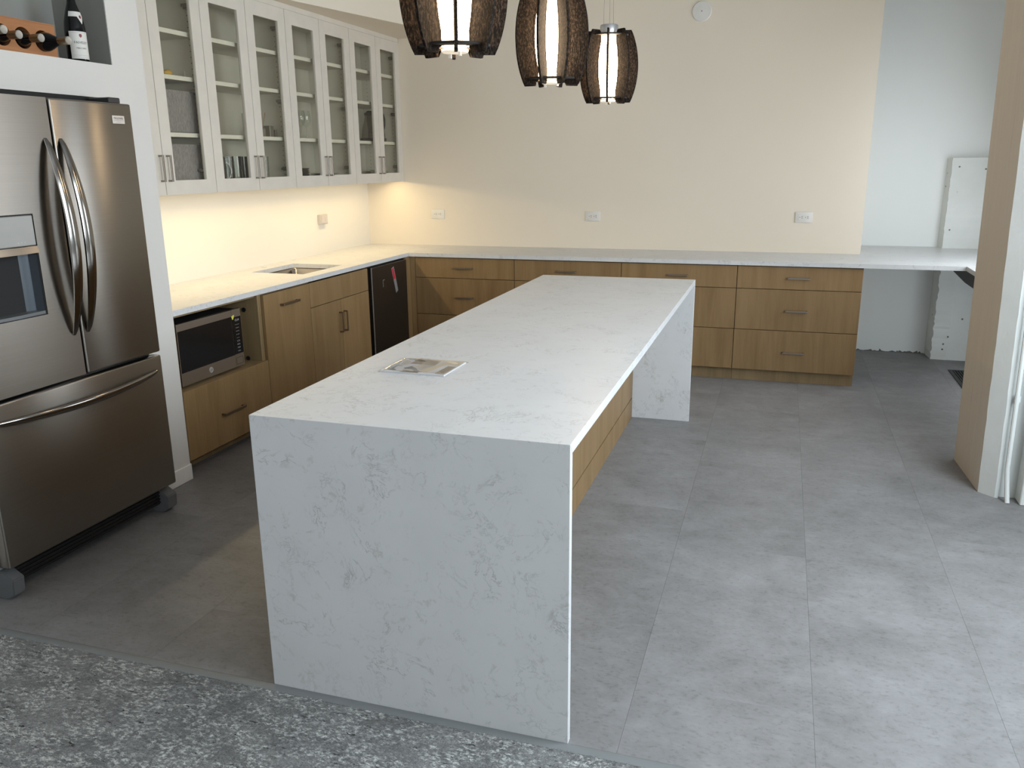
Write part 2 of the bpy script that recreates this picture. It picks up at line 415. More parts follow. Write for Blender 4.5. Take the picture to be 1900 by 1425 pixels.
# wing wall with refrigerator recess and wine niche
ys = [-6.6, .085, .36, 1.258, 1.2615, YE]; zs_ = [0, 1.924, 2.07, 2.66, CEIL]
def solid(i, j):
    if j == 0: return i in (0, 4)
    if j == 2: return i not in (2,)
    return True
struct('wall_wing', G().slab('x', ys, zs_, lambda i, j: (not (j == 0 and i in (1, 2, 3))) and not (j == 2 and i == 2), XW-.50, XW), 'wall_white', smooth=False)
struct('wall_recess', G().box(XW-.75, XW-.50, 0, YE-.0005, 0, CEIL), 'wall_white', smooth=False)
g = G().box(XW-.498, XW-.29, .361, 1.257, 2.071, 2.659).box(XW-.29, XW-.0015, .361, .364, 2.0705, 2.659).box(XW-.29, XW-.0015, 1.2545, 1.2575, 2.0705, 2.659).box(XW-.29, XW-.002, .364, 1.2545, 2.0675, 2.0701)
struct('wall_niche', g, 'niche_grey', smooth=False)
# ceiling, rear wall, window wall
struct('ceiling', G().box(-2.6, XR+.3, -6.8, YA+.3, CEIL, CEIL+.15), 'ceiling_paint', smooth=False)
struct('wall_rear', G().slab('y', [-2.6, -1.2, 2.4, XR+.3], [0, .9, 2.75, CEIL], lambda i, j: not (i == 1 and j == 1), -6.8, -6.6), 'wall_white', smooth=False)
wy = [-6.8, -5.1, -2.1, -1.0, 1.8, 3.1, 5.15, YA+.3]
struct('wall_right', G().slab('x', wy, [0, .08, .88, .98, 2.3, 2.9, CEIL], lambda i, j: not ((j in (3, 4) and i in (1, 3)) or (j in (1, 3) and i == 5)), XR, XR+.25), 'painted_concrete', smooth=False)
for k, (a, b_, z0, z1, zz) in enumerate(((-5.1, -2.1, .98, 2.9, (1.6, 2.25)), (-1.0, 1.8, .98, 2.9, (1.6, 2.25)), (3.1, 5.15, .98, 2.3, (1.6,)), (3.1, 5.15, .08, .88, ()))):
    n = 4; g = G().box(XR+.12, XR+.17, a, b_, z0, z0+.05).box(XR+.12, XR+.17, a, b_, z1-.05, z1)
    for i in range(n+1):
        y = a + (b_-a)*i/n; g.box(XR+.12, XR+.17, max(a, y-.025), min(b_, y+.025), z0, z1)
    for z in zz: g.box(XR+.125, XR+.165, a, b_, z-.02, z+.02)
    wn = struct('window_%d' % (k+1), g, 'grey_plastic', smooth=False)
    obj('pane', G().box(XR+.143, XR+.147, a+.02, b_-.02, z0+.02, z1-.02), 'window_glass', wn, smooth=False)
# diagonal soffit over the wall cabinets
struct('ceiling_soffit', G().prism([(XL, YE), (-1.7865, YE), (-1.7865, 2.70), (-1.267, YB), (XL, YB)], 2.66, CEIL-.0, 'z'), 'wall_paint', smooth=False)
# base board round the end of the wing wall
struct('baseboard_left', G().box(XW, XW+.014, 1.262, YE-.004, 0, .088, .003), 'trim_white', smooth=False)
# window column and alcove pilaster
col_lo = [(2.471, 2.91), (2.497, 2.425), (2.560, 2.362), (2.575, 2.362), (2.578, 2.385), (2.60, 2.385), (2.95, 2.385), (2.95, 2.91)]
rings = []
rr = random.Random(9)
for k in range(61):
    z = CEIL*k/60; d = -.0185*z
    rings.append([(x + (d if i < 3 else d*.6) + (rr.uniform(-.0014, .0014) if i in (1, 2, 3) else 0), y + (rr.uniform(-.0012, .0012) if i in (1, 2) else 0), z) for i, (x, y) in enumerate(col_lo)])
cg = G().loft(rings)
co = struct('column', cg, 'painted_concrete', ang=25)
co.data.materials.append(MT['board_marked_concrete'])
for p in co.data.polygons:
    n = p.normal; c = p.center
    if n.x < -.85: p.material_index = 1
for px_, py_ in ((2.602, 2.305),):
    o = obj('conduit', G().tube([(px_, py_, .0), (px_-.004, py_+.02, .06), (px_-.012, py_+.035, .16), (px_-.05, py_+.035, CEIL)], .011, 10).box(px_-.012, px_+.0, py_+.035, 2.386, .50, .53).box(px_-.03, px_-.012, py_+.035, 2.386, 1.4, 1.43), 'painted_concrete', loc=(px_, py_, 0))
    tag(o, 'thin white painted conduit running down the column beside the window', 'pipe')
o = obj('conduit', G().box(2.652, 2.70, 2.288, 2.384, 0, CEIL, .004), 'painted_concrete', loc=(2.676, 2.33, 0))
tag(o, 'square white painted trunking at the right edge behind the thin conduit', 'pipe')
o = obj('hose_tap', G().lathe((2.60, 2.335, .385), [(.006, 0), (.006, .03), (.011, .03), (.011, .045), (.004, .05)], 12, axis='x'), 'grey_plastic', loc=(2.60, 2.335, .385))
bpy.data.objects.remove(o)
# pilaster: rough concrete corner, stepped at counter height
def rough_prism(poly, z0, z1, n, amp, seed, rough_idx):
    q = random.Random(seed); rings = []
    for k in range(n+1):
        z = z0+(z1-z0)*k/n
        rings.append([(x+(q.uniform(-amp, amp) if i in rough_idx else 0), y+(q.uniform(-amp, amp) if i in rough_idx else 0), z) for i, (x, y) in enumerate(poly)])
    return G().loft(rings)
struct('wall_pilaster', rough_prism([(2.708, YA), (2.727, 5.60), (XR, 5.60), (XR, YA)], HC-.02, 1.625, 40, .0035, 2, (1,)), 'pitted_concrete', ang=20)
struct('wall_pilaster_base', rough_prism([(2.708, YA), (2.722, 5.50), (2.84, 5.492), (2.843, 5.498), (XR, 5.50), (XR, YA)], 0, HC-.031, 44, .006, 5, (1,)), 'pitted_concrete', ang=20)
q = random.Random(11); top = []; x = XJ+.003
while x < 2.70: top.append((x, q.choice((.002, .004, .008, .014, .022))*q.uniform(.5, 1.2))); x += q.uniform(.006, .03)
wa = bpy.data.objects['wall_alcove']
obj('chipped_base', G().prism([(XJ+.003, 0)] + top + [(2.70, 0)], YA-.004, YA-.0005, 'y'), 'chipped', wa, smooth=False)

# ------------------------------------------------------------------ island
W, L, H = .9783, 3.2298, .914; TT = .030; TP = .0255
t = thing('kitchen_island', 'long white quartz waterfall island in the middle of the floor', 'island', (W/2, L/2, 0))
obj('countertop', G().prism([(0.0002, H), (L-.0002, H), (L-TP, H-TT), (TP, H-TT)], 0, W, 'x', .0009, 1), 'quartz', t)
obj('end_panel', G().prism([(0, 0), (TP, 0), (TP, H-TT-.0002), (0, H-.0004)], 0, W, 'x', .0009, 1), 'quartz', t)
obj('end_panel', G().prism([(L, 0), (L-TP, 0), (L-TP, H-TT-.0002), (L, H-.0004)], 0, W, 'x', .0009, 1), 'quartz', t)
XI = W-.367
obj('cabinet_body', G().box(.03, XI-.02, TP, L-TP, .0, H-TT-.002), 'oak_secondary', t, smooth=False)
obj('toe_board', G().box(XI-.02, XI, TP+.001, L-TP-.001, 0, .132), 'oak', t, smooth=False)
yb = [TP+.002, 1.065, 2.105, L-TP-.002]
for a, b_ in zip(yb, yb[1:]): obj('back_panel', G().box(XI-.02, XI, a+.0015, b_-.0015, .139, H-TT-.003, .0008), 'oak', t, smooth=False)
yb = [TP+.002, .66, 1.30, 1.94, 2.57, L-TP-.002]
for a, b_ in zip(yb, yb[1:]): obj('door', G().box(.01, .03, a+.0015, b_-.0015, .11, H-TT-.003, .0008), 'oak', t, smooth=False)

# ------------------------------------------------------------------ wall counter (L + return) with sink cut-out
SX0, SX1, SY0, SY1 = -2.0, -1.588, 2.905, 3.432
us = [XL, SX0, SX1, XW, XJ, 2.681, XR]; vs = [YE, SY0, SY1, 3.0+.02, 4.3204, YB, YA]
vs = sorted(vs); CH = (2.35 if False else 2.92)
def csolid(i, j):
    x = (us[i]+us[i+1])/2; y = (vs[j]+vs[j+1])/2
    if SX0 < x < SX1 and SY0 < y < SY1: return False
    if x < XW and y < YB: return True
    if x < XJ: return 4.3204 < y < YB
    if x < 2.681: return y > 4.3204
    return y > 3.02
t = thing('wall_countertop', 'white quartz worktop running along the left wall, back wall and alcove', 'countertop', (-1.8, 4.6, HC-.03))
ct = obj('slab', G().slab('z', us, vs, csolid, HC-.03, HC), 'quartz', t, smooth=False)
obj('faucet_hole', G().lathe((-2.075, 3.17, HC), [(.019, 0), (.019, .0012), (.016, .0018), (.001, .0018)], 20), 'polished_steel', t)
# sink bowl
t = thing('undermount_sink', 'rectangular stainless undermount sink in the left worktop', 'sink', ((SX0+SX1)/2, (SY0+SY1)/2, .66))
def rrect(x0, x1, y0, y1, r, z, n=5):
    pts = []
    for cx, cy, a in ((x1-r, y1-r, 0), (x0+r, y1-r, 90), (x0+r, y0+r, 180), (x1-r, y0+r, 270)):
        for k in range(n+1): th = R(a+90*k/n); pts.append((cx+r*math.cos(th), cy+r*math.sin(th), z))
    return pts
e = .006
rings = [rrect(SX0-.03, SX1+.03, SY0-.03, SY1+.03, .03, .8805), rrect(SX0-e, SX1+e, SY0-e, SY1+e, .035, .8805), rrect(SX0, SX1, SY0, SY1, .035, .872),
         rrect(SX0+.004, SX1-.004, SY0+.004, SY1-.004, .035, .70), rrect(SX0+.03, SX1-.03, SY0+.03, SY1-.03, .03, .672), rrect((SX0+SX1)/2-.03, (SX0+SX1)/2+.03, (SY0+SY1)/2-.03, (SY0+SY1)/2+.03, .03, .668)]
g = G().loft(rings, cap=False)
obj('bowl', g, 'sink_steel', t, ang=60)
obj('drain', G().lathe(((SX0+SX1)/2, (SY0+SY1)/2, .666), [(.045, 0), (.045, .004), (.036, .005), (.034, .001), (.002, .001)], 24), 'handle_steel', t)

# ------------------------------------------------------------------ pulls
def pull_h(x, y0, y1, z, face, mat, parent, ax):
    """horizontal bar pull; ax 'x': faces +x ; 'y': faces -y"""
    g = G(); d = .030
    if ax == 'x':
        g.box(face+d-.007, face+d, y0, y1, z-.008, z+.008, .0012)
        for y in (y0, y1-.009): g.box(face, face+d-.007, y, y+.009, z-.005, z+.005)
    else:
        g.box(y0, y1, face-d, face-d+.007, z-.006, z+.006, .0012)
        for y in (y0, y1-.009): g.box(y, y+.009, face-d+.007, face, z-.005, z+.005)
    return obj('handle', g, mat, parent, smooth=False)
def pull_v(y, z0, z1, face, mat, parent):
    g = G(); d = .030
    g.box(face+d-.007, face+d, y-.006, y+.006, z0, z1, .0012)
    for z in (z0, z1-.009): g.box(face, face+d-.007, y-.005, y+.005, z, z+.009)
    return obj('handle', g, mat, parent, smooth=False)

# ------------------------------------------------------------------ left base units (fronts face +x)
XF = -1.483; XT = -1.60
def toe_x(y0, y1, par, depth=XT): obj('toe_kick', G().box(depth-.018, depth, y0, y1, 0, .093), 'oak_secondary', par, smooth=False)
# microwave unit: open niche above a deep drawer
t = thing('base_cabinet', 'oak base cabinet with open microwave niche above one deep drawer', 'cabinet', (-1.8, 1.85, 0))
xb = XL+.004
g = G().box(xb, XF-.001, 1.4605, 1.478, .093, .8805).box(xb, XF-.001, 2.205, 2.2225, .093, .8805).box(xb, xb+.012, 1.478, 2.205, .093, .8805)
g.box(xb+.012, XF-.001, 1.478, 2.205, .093, .110).box(xb+.012, XF-.001, 1.478, 2.205, .458, .476).box(xb+.012, XF-.02, 1.478, 2.205, .864, .8805)
obj('carcass', g, 'oak_secondary', t, smooth=False)
d = obj('drawer', G().box(XF-.0008, XF+.019, 1.4615, 2.2365, .097, .476, .0009), 'oak', t, smooth=False)
pull_h(0, 1.752, 1.945, .272, XF+.019, 'bronze_pull', d, 'x')
obj('filler_strip', G().box(XF-.10, XF-.001, 2.2245, 2.2385, .093, .8805), 'oak_secondary', t, smooth=False)
toe_x(1.462, 2.237, t)
for z, x in ((.787, -1.58), (.488, -1.581)):
    obj('grommet', G().lathe((x, 2.2049, z), [(.014, 0), (.014, -.004), (.008, -.005), (.008, -.001), (.001, -.001)], 18, axis='y'), 'black_plastic', t)
# pull-out unit
t = thing('base_cabinet', 'narrow oak pull-out unit between the microwave and sink cabinets', 'cabinet', (-1.8, 2.5, 0))
obj('carcass', G().box(xb, XF-.001, 2.2395, 2.7605, .093, .8805), 'carcass_gap_shade', t, smooth=False)
d = obj('drawer', G().box(XF-.0008, XF+.019, 2.241, 2.759, .097, .871, .0009), 'oak', t, smooth=False)
pull_h(0, 2.41, 2.60, .790, XF+.019, 'bronze_pull', d, 'x'); toe_x(2.24, 2.76, t)
# sink unit
t = thing('base_cabinet', 'two-door oak base cabinet with a false front under the sink', 'cabinet', (-1.8, 3.17, 0))
g = G().box(xb, XF-.001, 2.7615, 2.78, .093, .8805).box(xb, XF-.001, 3.565, 3.5835, .093, .8805).box(xb, XF-.001, 2.78, 3.565, .093, .11).box(xb, xb+.012, 2.78, 3.565, .11, .8805).box(XF-.02, XF-.001, 2.78, 3.565, .70, .72)
obj('carcass', g, 'carcass_gap_shade', t, smooth=False)
obj('false_front', G().box(XF-.0008, XF+.019, 2.763, 3.582, .7095, .871, .0009), 'oak', t, smooth=False)
for a, b_, hy in ((2.7625, 3.160, 3.13), (3.163, 3.5825, 3.193)):
    d = obj('door', G().box(XF-.0008, XF+.019, a, b_, .097, .7055, .0009), 'oak', t, smooth=False)
    pull_v(hy, .475, .622, XF+.019, 'bronze_pull', d)
toe_x(2.762, 3.583, t)
# under-counter fridge with a dark panel door
t = thing('undercounter_fridge', 'dark brown under-counter fridge with a red and grey hang tag', 'fridge', (-1.8, 3.93, 0))
obj('body', G().box(xb, XF-.005, 3.60, 4.25, .01, .872), 'black_plastic', t, smooth=False)
d = obj('door', G().box(XF-.004, XF+.034, 3.622, 4.236, .10, .868, .003), 'dark_door', t)
obj('edge_strip', G().box(XF+.029, XF+.0355, 3.6145, 3.6215, .10, .868), 'aluminium', d, smooth=False)
obj('small_label', G().box(XF+.0340, XF+.0346, 3.80, 3.802, .70, .755).box(XF+.0340, XF+.0346, 3.80, 3.83, .7535, .755), 'ink_pale', d, smooth=False)
tg = G().prism([(3.952, .826), (3.995, .838), (4.058, .640), (4.020, .624)], XF+.0345, XF+.0365, 'x')
tt = obj('hang_tag', tg, 'sticker_grey', d, smooth=False)
g = G().prism([(3.958, .820), (3.990, .829), (4.019, .742), (3.983, .735)], XF+.0366, XF+.037, 'x')
obj('tag_print', g, 'sticker_red', d, smooth=False)
def on_tag(x, y, z):  # text plane facing +x, rotated along the tag
    a = R(-72); u = x*math.cos(a)-y*math.sin(a); v = x*math.sin(a)+y*math.cos(a)
    return (XF+.0371+z, 3.989+u, .782+v)
obj('tag_text', text_geo('NEW', .026, on_tag, .0001), 'ink_pale', d, smooth=False) if False else None
obj('kick_plate', G().box(XF-.06, XF-.05, 3.605, 4.245, 0, .09), 'black_plastic', t, smooth=False)
# corner filler
t = thing('corner_filler', 'narrow oak corner filler panels beside the under-counter fridge', 'panel', (-1.47, 4.3, 0))
obj('panel', G().box(XF, XF+.019, 4.2565, 4.362, 0.003, .8805), 'oak', t, smooth=False)
obj('panel', G().box(XF+.02, -1.421, 4.345, 4.363, 0.003, .8805), 'oak', t, smooth=False)
# ------------------------------------------------------------------ back base units (fronts face -y)
YF = 4.364
cw = .8645
def back_unit(x0, label):
    t = thing('drawer_cabinet', label, 'cabinet', (x0+cw/2, 4.66, 0), 'three-drawer oak cabinets along the back wall')
    obj('carcass', G().box(x0+.0005, x0+cw-.0005, YF+.0005, YB-.004, .093, .8805), 'carcass_gap_shade', t, smooth=False)
    for z0, z1, hz, hh in ((.7100, .873, .793, 0), (.4040, .7058, .5525, 0), (.096, .3998, .240, 0)):
        d = obj('drawer', G().box(x0+.002, x0+cw-.002, YF-.019, YF, z0, z1, .0009), 'oak', t, smooth=False)
        pull_h(0, x0+cw/2-.077, x0+cw/2+.077, hz, YF-.019, 'nickel', d, 'y')
    obj('toe_kick', G().box(x0+.0005, x0+cw-.0005, 4.402, 4.42, 0, .093), 'oak_secondary', t, smooth=False)
    return t
u0 = back_unit(-1.4195, 'three-drawer oak cabinet on the back wall beside the corner filler')
for k, lb in enumerate(('three-drawer oak cabinet on the back wall, second from the corner, mostly behind the island',
                        'three-drawer oak cabinet on the back wall directly left of the end one',
                        'three-drawer oak cabinet at the right end, next to the open alcove')):
    u = dup(u0, ((k+1)*.865, 0, 0), lb)
obj('end_panel', G().box(-1.4195+4*.865-.002+.0005, -1.4195+4*.865+.014, YF-.018, YB-.004, .0, .8805).box(0,.0001,0,.0001,0,.0001), 'oak', None, smooth=False)
ep = bpy.data.objects['end_panel.002'] if 'end_panel.002' in bpy.data.objects else None
if ep: bpy.data.objects.remove(ep)
# brace under the return counter
o = obj('counter_brace', G().prism([(5.10, .8805), (5.06, .79), (4.60, .765), (3.05, .765), (3.05, .8805)], 2.735, 2.775, 'x'), 'steel_brace', loc=(2.755, 4.0, .765), smooth=False)
tag(o, 'black steel brace under the worktop by the concrete pilaster', 'bracket')
# floor vent
t = thing('floor_vent', 'black slatted floor vent in the alcove floor behind the column', 'vent', (2.93, 4.85, 0))
obj('frame', G().slab('z', [2.80, 2.825, 3.04, 3.065], [4.55, 4.575, 5.10, 5.125], lambda i, j: not (i == 1 and j == 1), .0005, .006), 'vent_black', t, smooth=False)
obj('well', G().box(2.825, 3.04, 4.575, 5.10, .0005, .001), 'dark_gap', t, smooth=False)
for k in range(11):
    x = 2.832 + k*.0195; obj('slat', G().box(x, x+.008, 4.575, 5.10, .001, .005), 'vent_black', t, smooth=False)

# ------------------------------------------------------------------ wall cabinets
XU = -1.7865; DW_ = .4405; Y0 = 1.4535; ZB, ZT = 1.470, 2.625
def door(par, y0, y1, hinge_right, handle_y):
    fr = obj('door', G().slab('x', [y0+.0022, y0+.0845, y1-.0845, y1-.0022], [ZB, ZB+.078, ZT-.087, ZT], lambda i, j: not (i == 1 and j == 1), XU-.019, XU), 'cabinet_white', par, smooth=False)
    obj('pane', G().box(XU-.0125, XU-.0085, y0+.083, y1-.083, ZB+.0765, ZT-.0855), 'pane_glass', fr, smooth=False)
    pull_v(handle_y, 1.542, 1.684, XU, 'nickel', fr)
    hy = y1-.0845 if hinge_right else y0+.0845
    for hz in (1.60, 2.04, 2.50):
        yy = (hy+.002, hy+.03) if hinge_right else (hy-.03, hy-.002)
        yz = y1-.02 if hinge_right else y0+.02
        g = G().box(XU-.060, XU-.021, min(yy[0], yz), max(yy[1], yz), hz-.008, hz+.008)
        g.box(XU-.075, XU-.021, (y1-.045 if hinge_right else y0+.019), (y1-.019 if hinge_right else y0+.045), hz-.014, hz+.014)
        obj('hinge', g, 'handle_steel', fr, smooth=False)
def wall_cab(k, label):
    y0 = Y0+2*k*DW_+.0045; y1 = y0+2*DW_
    if k == 0: y0 += .0015
    t = thing('wall_cabinet', label, 'cabinet', (-1.97, (y0+y1)/2, ZB), 'white glass-door wall cabinets')
    xb = XL+.0005
    g = G().box(xb, XU-.020, y0+.0003, y0+.018, 1.498, ZT).box(xb, XU-.020, y1-.018, y1-.0003, 1.498, ZT)
    g.box(xb, XU-.020, y0+.018, y1-.018, 1.498, 1.516).box(xb, XU-.020, y0+.018, y1-.018, ZT-.018, ZT).box(xb, xb+.006, y0+.018, y1-.018, 1.516, ZT-.018)
    obj('carcass', g, 'cabinet_inner', t, smooth=False)
    for z0, z1 in ((1.785, 1.808), (2.093, 2.116), (2.333, 2.357)):
        sh = obj('shelf', G().box(xb+.006, XU-.045, y0+.0185, y1-.0185, z0, z1-.001), 'cabinet_inner', t, smooth=False)
        obj('shelf_edging', G().box(XU-.045, XU-.042, y0+.0185, y1-.0185, z0, z1), 'shelf_edge', sh, smooth=False)
    g = G()
    for y in (y0+.0181, y1-.0181):
        for x in (XU-.075, xb+.055):
            for q in range(30):
                z = 1.56+q*.032
                s = 1 if y < (y0+y1)/2 else -1
                g.box(x-.0025, x+.0025, min(y, y+s*.0004), max(y, y+s*.0004), z-.0025, z+.0025)
    p = obj('peg_holes', g, 'dark_gap', t, smooth=False); p['kind'] = 'stuff'
    ym = y0+DW_ if k else Y0+DW_+.0045
    door(t, y0, ym, False, ym-.030); door(t, ym, y1, True, ym+.030)
    return t
LB = ['white glass-door wall cabinet next to the wing wall, holding grey bins',
      'white glass-door wall cabinet second from the fridge, holding glasses and a reed diffuser',
      'white glass-door wall cabinet third from the fridge, holding stemware and dark bowls',
      'white glass-door wall cabinet in the corner at the back wall, holding a coffee carafe']
cabs = [wall_cab(k, LB[k]) for k in range(4)]
struct('trim_2', G().box(XU-.016, XU+.0005, YE+.001, 4.975, ZT+.001, 2.6595), 'cabinet_white', smooth=False)
struct('trim_3', G().box(XU-.019, XU-.001, 4.9785, YB-.0005, ZB, ZT+.001), 'cabinet_white', smooth=False)
t = thing('under_cabinet_light', 'warm light bar fixed under the white wall cabinets', 'lamp', (-1.84, 3.2, 1.49))
obj('housing', G().box(-1.875, -1.835, 1.50, 4.90, 1.486, 1.4975), 'aluminium', t, smooth=False)
obj('diffuser', G().box(-1.872, -1.838, 1.51, 4.89, 1.4835, 1.486), 'light_bar', t, smooth=False)

# ---- cabinet contents
def S(k): return {0: 1.5165, 1: 1.8085, 2: 2.1165, 3: 2.3575}[k]
def binn(y0, y1, z0, z1, label):
    g = G().box(-2.13, -1.85, y0, y1, z0, z1, .012, 3)
    o = obj('storage_bin', g, 'bin_fabric', loc=(-1.99, (y0+y1)/2, z0)); tag(o, label, 'bin', 'grey fabric bins in the first wall cabinet')
    obj('rim', G().slab('z', [-2.131, -2.117, -1.863, -1.849], [y0-.001, y0+.014, y1-.014, y1+.001], lambda i, j: not (i == 1 and j == 1), z1-.014, z1+.004), 'bin_fabric', o, smooth=False)
binn(1.95, 2.325-.01, S(1), 2.035, 'tall grey fabric bin on the middle shelf of the cabinet nearest the fridge')
binn(1.95, 2.325-.01, S(0), 1.742, 'grey fabric bin on the bottom of the cabinet nearest the fridge')
o = obj('lemon', G().lathe((-1.90, 2.155, S(2)+.018), [(.001, -.034), (.008, -.030), (.015, -.018), (.018, 0), (.015, .018), (.008, .030), (.001, .034)], 16, axis='y'), 'yellow_ochre', loc=(-1.90, 2.155, S(2)))
tag(o, 'small yellow ochre object on the upper shelf above the grey bins', 'ornament')
o = obj('white_tube', G().lathe((-1.90, 2.32-.02, S(2)), [(.005, 0), (.005, .03), (.004, .04)], 10), 'plate_white', loc=(-1.90, 2.30, S(2)))
tag(o, 'tiny white upright tube on the upper shelf above the grey bins', 'tube')
def tumbler(x, y, z, r, h, label, grp='tall clear glasses on the bottom of the second wall cabinet'):
    g = G().lathe((x, y, z), [(.001, .0), (r*.9, 0), (r, h), (r-.0018, h), (r*.9-.002, .008), (.001, .008)], 20, cap=False)
    o = obj('drinking_glass', g, 'drinking_glass', loc=(x, y, z)); tag(o, label, 'glass', grp); return o
tl = 'tall clear straight glass in the row at the bottom of the second wall cabinet'
g0 = tumbler(-1.90, 2.625, S(0), .036, .165, 'tall clear glass in the front row right beside the glass mug')
for dx, dy, lb in ((0, .085, 'tall clear glass in the front row, second to the right of the glass mug'), (0, .17, 'tall clear glass in the front row, third to the right of the glass mug'),
                   (-.10, .03, 'tall clear glass in the back row nearest the glass mug'), (-.10, .115, 'tall clear glass in the back row, second from the glass mug'),
                   (0, .30, 'tall clear glass below the reed diffuser, left one of the front pair'), (0, .385, 'tall clear glass below the reed diffuser, right one of the front pair'),
                   (-.1, .34, 'tall clear glass below the reed diffuser, behind the front pair')):
    dup(g0, (dx, dy, 0), lb)
mug = tumbler(-1.885, 2.515, S(0), .040, .15, 'clear glass mug with a curved handle at the bottom left of the second cabinet', None)
pts = [(-1.885+.02, 2.515+.036+.05*math.sin(R(a))*1.0, S(0)+.075-.05*math.cos(R(a))) for a in range(0, 181, 15)]
obj('handle', G().tube(pts, .004, 8), 'plate_white', mug)
gv = tumbler(-1.93, 2.885, S(1), .018, .145, 'slim tall clear glass on the middle shelf of the second cabinet', None)
# reed diffuser and cards
t = thing('reed_diffuser', 'small reed diffuser with thin brown reeds in the second wall cabinet', 'diffuser', (-1.93, 3.075, S(1)))
obj('bottle', G().lathe((-1.93, 3.075, S(1)), [(.02, 0), (.022, .01), (.022, .055), (.01, .065), (.009, .078)], 16), 'card', t)
for k in range(6):
    a = R(k*60+20); obj('reed', G().tube([(-1.93, 3.075, S(1)+.05), (-1.93+.02*math.cos(a), 3.075+.045*math.sin(a), S(1)+.16)], .0014, 5), 'reed', t)
for (y0, y1, h, lb) in ((3.118, 3.165, .075, 'taller small brown box beside the reed diffuser'), (3.185, 3.235, .05, 'lower small brown box right of the reed diffuser')):
    o = obj('small_box', G().box(-1.97, -1.90, y0, y1, S(1), S(1)+h, .001), 'card', loc=(-1.93, y0, S(1))); tag(o, lb, 'box')
    obj('lid_edge', G().box(-1.8999, -1.899, y0-.001, y0+.004, S(1), S(1)+h), 'plate_white', o, smooth=False)
# stemware
def wine_glass(x, y, label):
    z = S(1); pr = [(.032, 0), (.030, .002), (.005, .006), (.0035, .07), (.006, .078), (.028, .10), (.036, .13), (.034, .165), (.030, .195)]
    o = obj('wine_glass', G().lathe((x, y, z), pr, 22, cap=False), 'drinking_glass', loc=(x, y, z)); tag(o, label, 'glass', 'stemmed glasses in the third wall cabinet'); return o
w0 = wine_glass(-1.89, 3.42, 'clear stemmed glass at the left of the front row above the dark bowls')
for dx, dy, lb in ((-.005, .085, 'clear stemmed glass in the middle of the front row above the dark bowls'), (-.01, .17, 'clear stemmed glass at the right of the front row above the dark bowls'),
                   (-.11, .04, 'clear stemmed glass at the back left above the dark bowls'), (-.11, .13, 'clear stemmed glass at the back right above the dark bowls')):
    dup(w0, (dx, dy, 0), lb)
# dark bowls, plates
def stack(name, x, y, z, r, h, mat, label, cat, grp=None):
    g = G().lathe((x, y, z), [(r*.5, 0), (r*.55, .002), (r*.95, h*.8), (r, h), (r-.004, h), (r*.55, .005), (.001, .005)], 28, cap=False)
    o = obj(name, g, mat, loc=(x, y, z)); tag(o, label, cat, grp); return o
for k in range(4): stack('bowl', -1.93, 3.42, S(0)+k*.014, .115, .042, 'bowl_dark', ['dark bowl at the bottom of the stack in the third wall cabinet', 'dark bowl second from the bottom of its stack', 'dark bowl third from the bottom of its stack', 'dark bowl on top of the stack in the third wall cabinet'][k], 'bowl', 'stacked dark bowls')
for k in range(4): stack('plate', -1.93, 3.86, S(0)+k*.010, .11, .014, 'plate_white', ['white plate at the bottom of the stack right of the dark bowls', 'white plate second from bottom, right of the dark bowls', 'white plate third from bottom, right of the dark bowls', 'white plate on top of the stack right of the dark bowls'][k], 'plate', 'stacked plates in the third wall cabinet')
for k in range(4): stack('plate', -1.93, 4.72, S(0)+k*.011, .12, .015, 'plate_white', ['white plate at the bottom of the stack under the carafe', 'white plate second from bottom under the carafe', 'white plate third from bottom under the carafe', 'white plate on top of the stack under the carafe'][k], 'plate', 'stacked plates in the corner wall cabinet')
o = stack('cup', -1.86, 4.565, S(0), .036, .06, 'plate_white', 'small white cup left of the plates under the carafe', 'cup')
# carafe
cx, cy, cz = -1.93, 4.715, S(1)
t = thing('coffee_carafe', 'clear and steel coffee carafe with black lid, base and handle', 'carafe', (cx, cy, cz))
obj('base', G().lathe((cx, cy, cz), [(.104, 0), (.110, .004), (.110, .026), (.102, .030)], 32), 'black_plastic', t)
obj('body', G().lathe((cx, cy, cz+.030), [(.102, 0), (.100, .03), (.092, .08), (.078, .13), (.066, .165), (.062, .185)], 32), 'carafe_steel', t)
obj('lid', G().lathe((cx, cy, cz+.215), [(.066, 0), (.070, .004), (.070, .018), (.054, .026), (.048, .036), (.001, .038)], 28), 'black_plastic', t)
obj('handle', G().tube([(cx+.01, cy+.06, cz+.225), (cx+.015, cy+.11, cz+.240), (cx+.02, cy+.150, cz+.228), (cx+.02, cy+.170, cz+.19), (cx+.02, cy+.168, cz+.14), (cx+.015, cy+.152, cz+.09), (cx+.01, cy+.13, cz+.045), (cx+.005, cy+.102, cz+.018)], [.012, .014, .015, .015, .014, .013, .012, .012], 10), 'black_plastic', t)
obj('spout', G().tube([(cx+.005, cy-.045, cz+.235), (cx+.005, cy-.075, cz+.228), (cx+.005, cy-.092, cz+.236)], [.012, .009, .005], 8), 'black_plastic', t)

# ------------------------------------------------------------------ refrigerator
FX = -1.264
t = thing('refrigerator', 'stainless steel french-door refrigerator with bottom freezer drawer at left', 'refrigerator', (-1.6, .635, 0))
obj('body', G().box(-1.93, FX-.075, .178, 1.092, .06, 1.875, .004), 'fridge_side', t)
obj('gasket', G().box(FX-.075, FX-.052, .185, 1.085, .14, 1.87), 'dark_gap', t, smooth=False)
def steel_front(name, y0, y1, z0, z1, par):
    return obj(name, G().box(FX-.055, FX, y0, y1, z0, z1, .008, 3), 'brushed_steel', par, ang=30)
